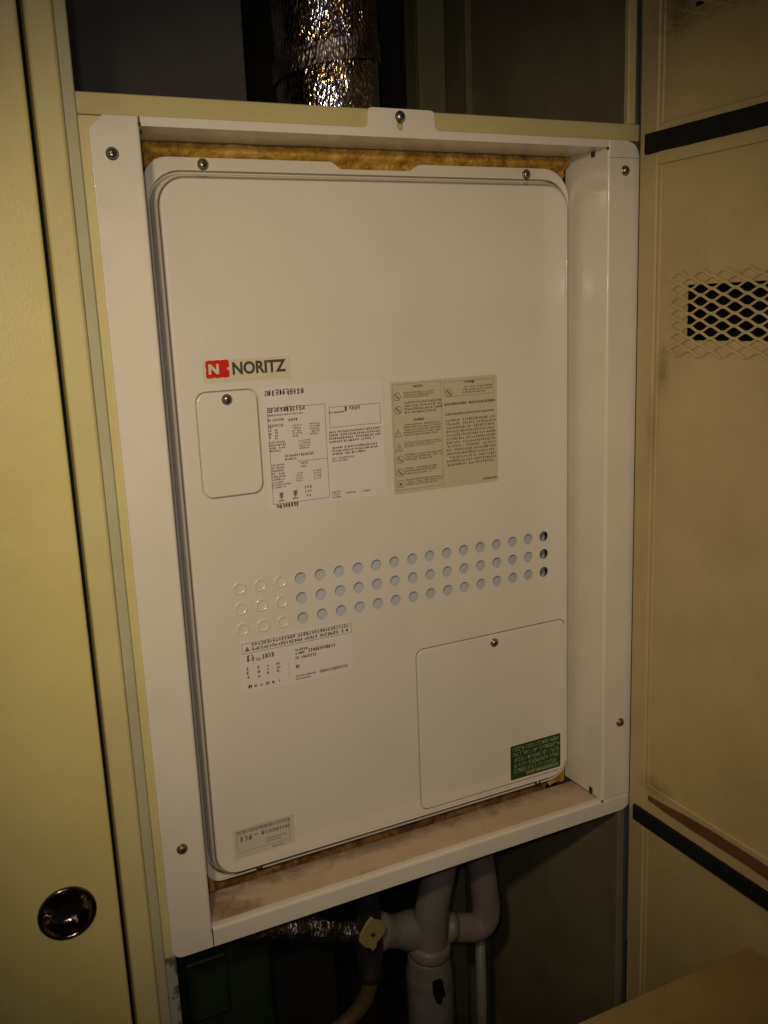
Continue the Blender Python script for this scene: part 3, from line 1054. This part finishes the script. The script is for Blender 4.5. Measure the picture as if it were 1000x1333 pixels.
# stiffening rails with the black foam seals
def rail(z0, z1, xf):
    return boxo('stiffener_rail', 'door_in', t, xf, PX + .0005, -.58, -.0330, z0, z1, bevel=.0016, seg=3)
rail(.7505, .7915, .5380)
rail(-.0300, .0300, .5385)
def seal(z0, z1, xf, y1):
    bm = bmesh.new()
    n = 60
    rows = []
    for i in range(n + 1):
        y = y1 - .56 * i / n
        e = .0006 * noise.noise(Vector((y * 60, z0, 1)))
        g = .0005 * noise.noise(Vector((y * 45, z1, 4)))
        rows.append([bm.verts.new(p) for p in ((.5382, y, z0 + e), (xf + .0012, y, z0 + e), (xf, y, z0 + e + .0015), (xf, y, z1 + g - .0015), (xf + .0012, y, z1 + g), (.5382, y, z1 + g))])
    for a, b_ in zip(rows, rows[1:]):
        for k in range(6):
            bm.faces.new((a[k], a[(k + 1) % 6], b_[(k + 1) % 6], b_[k]))
    bm.faces.new(rows[0]); bm.faces.new(list(reversed(rows[-1])))
    bmesh.ops.recalc_face_normals(bm, faces=bm.faces[:])
    return link('foam_seal', bm, 'black', t)
tag(seal(.7628, .7835, .5345, -.0165), 'black foam seal on the upper rail')
tag(seal(-.0265, -.0058, .5345, -.0165), 'black foam seal on the lower rail')
bm = bmesh.new()
rows = []
for i in range(71):
    y = -.040 - .50 * i / 70
    a = .0075 + .0012 * noise.noise(Vector((y * 30, 2, 2))) + max(0, .002 - (-.040 - y) * .05)
    b_ = .0230 + .0016 * noise.noise(Vector((y * 24, 7, 2))) - max(0, .006 - (-.040 - y) * .06)
    rows.append([bm.verts.new(p) for p in ((.5384, y, a), (.5377, y, a + .0005), (.5377, y, b_ - .0005), (.5384, y, b_))])
for a, b_ in zip(rows, rows[1:]):
    for k in range(3):
        bm.faces.new((a[k], a[k + 1], b_[k + 1], b_[k]))
bmesh.ops.recalc_face_normals(bm, faces=bm.faces[:])
tag(link('adhesive_band', bm, 'residue', t), 'brown strip of old adhesive')

# ------------------------------------------------------------------ ledge at the bottom right
t = thing('ledge_box', (.33, -.40, -.8), 'ochre painted flat ledge at the bottom right corner before the open door', 'ledge')
boxo('top_plate', 'slab', t, .02, .5320, -.62, -.2080, -.0960, -.0795, bevel=.002, seg=3)
boxo('body', 'slab', t, .03, .5200, -.61, -.2200, -.80, -.0965, bevel=.002)

# ------------------------------------------------------------------ flue and what stands behind it
t = thing('flue_pipe', (.264, .205, .75), 'crinkled silver foil wrapped flue pipe rising behind the header bar', 'flue')
bm = bmesh.new()
n, mrow = 110, 190
rows = []
for i in range(mrow + 1):
    z = .74 + .62 * i / mrow
    row = []
    for k in range(n):
        a = 2 * math.pi * k / n
        p = Vector((math.cos(a) * 1.0, math.sin(a) * 1.0, z * 9))
        q = Vector((math.cos(a) * 3.4, math.sin(a) * 3.4, z * 17))
        dv = noise.voronoi(q * 1.6)[0]
        rr = .0585 + .0024 * noise.noise(p * 2.1) + .0010 * (abs(noise.noise(q * 1.9)) - .2) + .0008 * (dv[1] - dv[0]) - .0005 * dv[0]
        row.append(bm.verts.new((.264 + rr * math.cos(a), .205 + rr * math.sin(a), z)))
    rows.append(row)
for a, b_ in zip(rows, rows[1:]):
    for k in range(n):
        bm.faces.new((a[k], a[(k + 1) % n], b_[(k + 1) % n], b_[k]))
bmesh.ops.recalc_face_normals(bm, faces=bm.faces[:])
link('foil_wrap', bm, 'foil', t)
# a strip of tape round the foil
bm = bmesh.new()
def band(s):
    out = []
    for k in range(61):
        a = 2 * math.pi * k / 60
        w = .0616 + .0010 * noise.noise(Vector((math.cos(a) * 3, math.sin(a) * 3, s * 4)))
        out.append((.264 + w * math.cos(a), .205 + w * math.sin(a), .872 + .010 * math.cos(a + .6) + .022 * s))
    return out
sweep(bm, band, [k / 6 for k in range(7)])
bmesh.ops.recalc_face_normals(bm, faces=bm.faces[:])
link('tape_band', bm, 'foil_dull', t, solid=.0008)

bm = bmesh.new()
box(bm, .487, .530, .395, .402, -.79, 1.49)
box(bm, .487, .490, .402, .435, -.79, 1.49)
tag(link('steel_angle', bm, 'post', None, bevel=.001), 'olive steel angle standing at the back right of the foil flue', 'post')
bm = bmesh.new()
box(bm, .5255, .5355, .331, .352, -.79, 1.49)
tag(link('steel_strip', bm, 'post', None, bevel=.001), 'narrow olive steel strip on the brown side wall near the angle', 'post')
t = thing('grey_pipe', (.345, .33, .70), 'dull dark brown pipe behind the foil flue on its right', 'pipe')
bm = bmesh.new()
tube(bm, [(.352, .33, .70), (.352, .33, 1.1), (.352, .33, 1.48)], .030, 24)
link('pipe_run', bm, 'residue', t, smooth=True)

# ------------------------------------------------------------------ pipes below the frame
t = thing('lagged_pipe', (.31, .12, -.6), 'thick grey taped pipe below the frame with a black patch', 'pipe')
bm = bmesh.new()
tube(bm, smooth_path([(.345, .118, -.02), (.335, .118, -.085), (.318, .12, -.16), (.312, .122, -.222)], 8), lambda s: .0205 + .003 * s, 24, .0008)
link('upper_sleeve', bm, 'pipe', t, smooth=True)
bm = bmesh.new()
tube(bm, [(.3135, .122, -.212), (.3130, .122, -.216), (.3125, .122, -.226), (.3122, .122, -.230)], lambda s: .0265 + .0022 * math.sin(math.pi * s), 28, .0004)
link('collar', bm, 'pipe_pink', t, smooth=True)
bm = bmesh.new()
tube(bm, smooth_path([(.3130, .125, -.228), (.316, .130, -.30), (.318, .134, -.40), (.320, .14, -.62), (.32, .14, -.79)], 14), lambda s: .0275 + .004 * min(1, s * 8) + .0009 * math.sin(s * 190), 28, .0010)
link('lower_lagging', bm, 'pipe', t, smooth=True)
bm = bmesh.new()
plate(bm, [(.301, -.2485), (.3065, -.2470), (.3150, -.2490), (.3165, -.262), (.3190, -.272), (.3140, -.276), (.3120, -.2860), (.3060, -.281), (.3020, -.268)], [], .0915, .0945)
tag(link('patch', bm, 'void', t), 'torn black patch')

t = thing('elbow_pipe', (.40, .13, -.2), 'pinkish grey taped pipe bending left behind the thick grey pipe', 'pipe')
bm = bmesh.new()
tube(bm, smooth_path([(.396, .135, -.02), (.398, .135, -.09), (.407, .135, -.165), (.4115, .136, -.200), (.4080, .137, -.222), (.3950, .138, -.229), (.375, .14, -.2235), (.345, .142, -.213)], 10), .0195, 24, .0006)
link('pipe_run', bm, 'pipe_pink', t, smooth=True)
bm = bmesh.new()
tube(bm, [(.3595, .141, -.2175), (.3530, .1415, -.2155), (.3470, .142, -.2135)], .0212, 24, .0004)
link('socket', bm, 'pipe', t, smooth=True)

t = thing('cross_pipe', (.28, .14, -.2), 'grey taped pipe joining the yellow valve to the thick grey pipe', 'pipe')
bm = bmesh.new()
tube(bm, smooth_path([(.232, .128, -.170), (.262, .130, -.182), (.305, .135, -.199)], 10), lambda s: .0235 + .0025 * math.sin(s * 9), 24, .0012)
link('pipe_run', bm, 'pipe', t, smooth=True)

t = thing('shut_off_valve', (.228, .11, -.16), 'black shut off valve with a pale yellow handle below the frame', 'valve')
bm = bmesh.new()
tube(bm, [(.222, .112, -.02), (.222, .112, -.13), (.222, .112, -.175), (.2215, .112, -.212), (.2215, .112, -.218)], lambda s: .0165 + .003 * math.sin(s * 14), 16, .0006)
link('valve_body', bm, 'valve', t, smooth=True)
bm = bmesh.new()
lathe_y(bm, [(.0062, .098), (.0062, .0835)], 12, cx=.2195, cz=-.137)
link('spindle', bm, 'steel', t, smooth=True)
bm = bmesh.new()
hp = [(0, .0225), (.0055, .0160), (.0120, .0135), (.0180, .0045), (.0175, -.0035), (.0125, -.0100), (.0065, -.0140), (.0045, -.0215), (-.0010, -.0255), (-.0050, -.0190), (-.0120, -.0155), (-.0180, -.0060), (-.0165, .0030), (-.0110, .0110), (-.0070, .0165)]
plate(bm, [(.2135 + p[0], -.1350 + p[1]) for p in reversed(hp)], [], .0800, .0840)
h_ = link('handle', bm, 'tag', t, bevel=.0012)
bm = bmesh.new()
lathe_y(bm, [(.0028, .0800), (.0026, .0785), (.0015, .0780), (.0002, .0780)], 12, cx=.2135, cz=-.1365)
o = link('handle_screw', bm, 'dark_steel', smooth=True)
o.parent = h_

t = thing('foil_pipe', (.15, .13, -.14), 'dark foil taped pipe left of the yellow valve handle', 'pipe')
bm = bmesh.new()
tube(bm, smooth_path([(.060, .125, -.108), (.110, .125, -.120), (.160, .125, -.136), (.214, .122, -.158)], 14), .0165, 22, .0030)
link('pipe_run', bm, 'foil_dull', t)

t = thing('gas_hose', (.20, .11, -.3), 'ochre rubber hose curving down to the left below the valve', 'hose')
bm = bmesh.new()
tube(bm, smooth_path([(.2215, .112, -.205), (.2205, .112, -.228), (.212, .114, -.255), (.192, .118, -.277), (.165, .122, -.292), (.12, .13, -.31), (.08, .14, -.38), (.075, .14, -.79)], 10), .0105, 16)
link('hose_run', bm, 'hose', t, smooth=True)

t = thing('drain_pipe', (.405, .15, -.5), 'thin straight grey pipe below the elbow', 'pipe')
bm = bmesh.new()
tube(bm, [(.418, .165, -.24), (.418, .165, -.5), (.418, .165, -.79)], .0075, 14)
link('pipe_run', bm, 'pipe', t, smooth=True)

t = thing('green_meter', (.02, .16, -.5), 'dark green box in the shade below the lower left frame corner', 'meter')
boxo('case', 'green_box', t, -.075, .098, .125, .30, -.50, -.055, bevel=.012, seg=3)
boxo('cap', 'green_box', t, -.010, .040, .115, .1255, -.20, -.12, bevel=.003)
tag(boxo('black_box', 'valve', None, .112, .205, .185, .32, -.60, -.03, bevel=.006), 'black box in the dark between the green box and the valve', 'box')
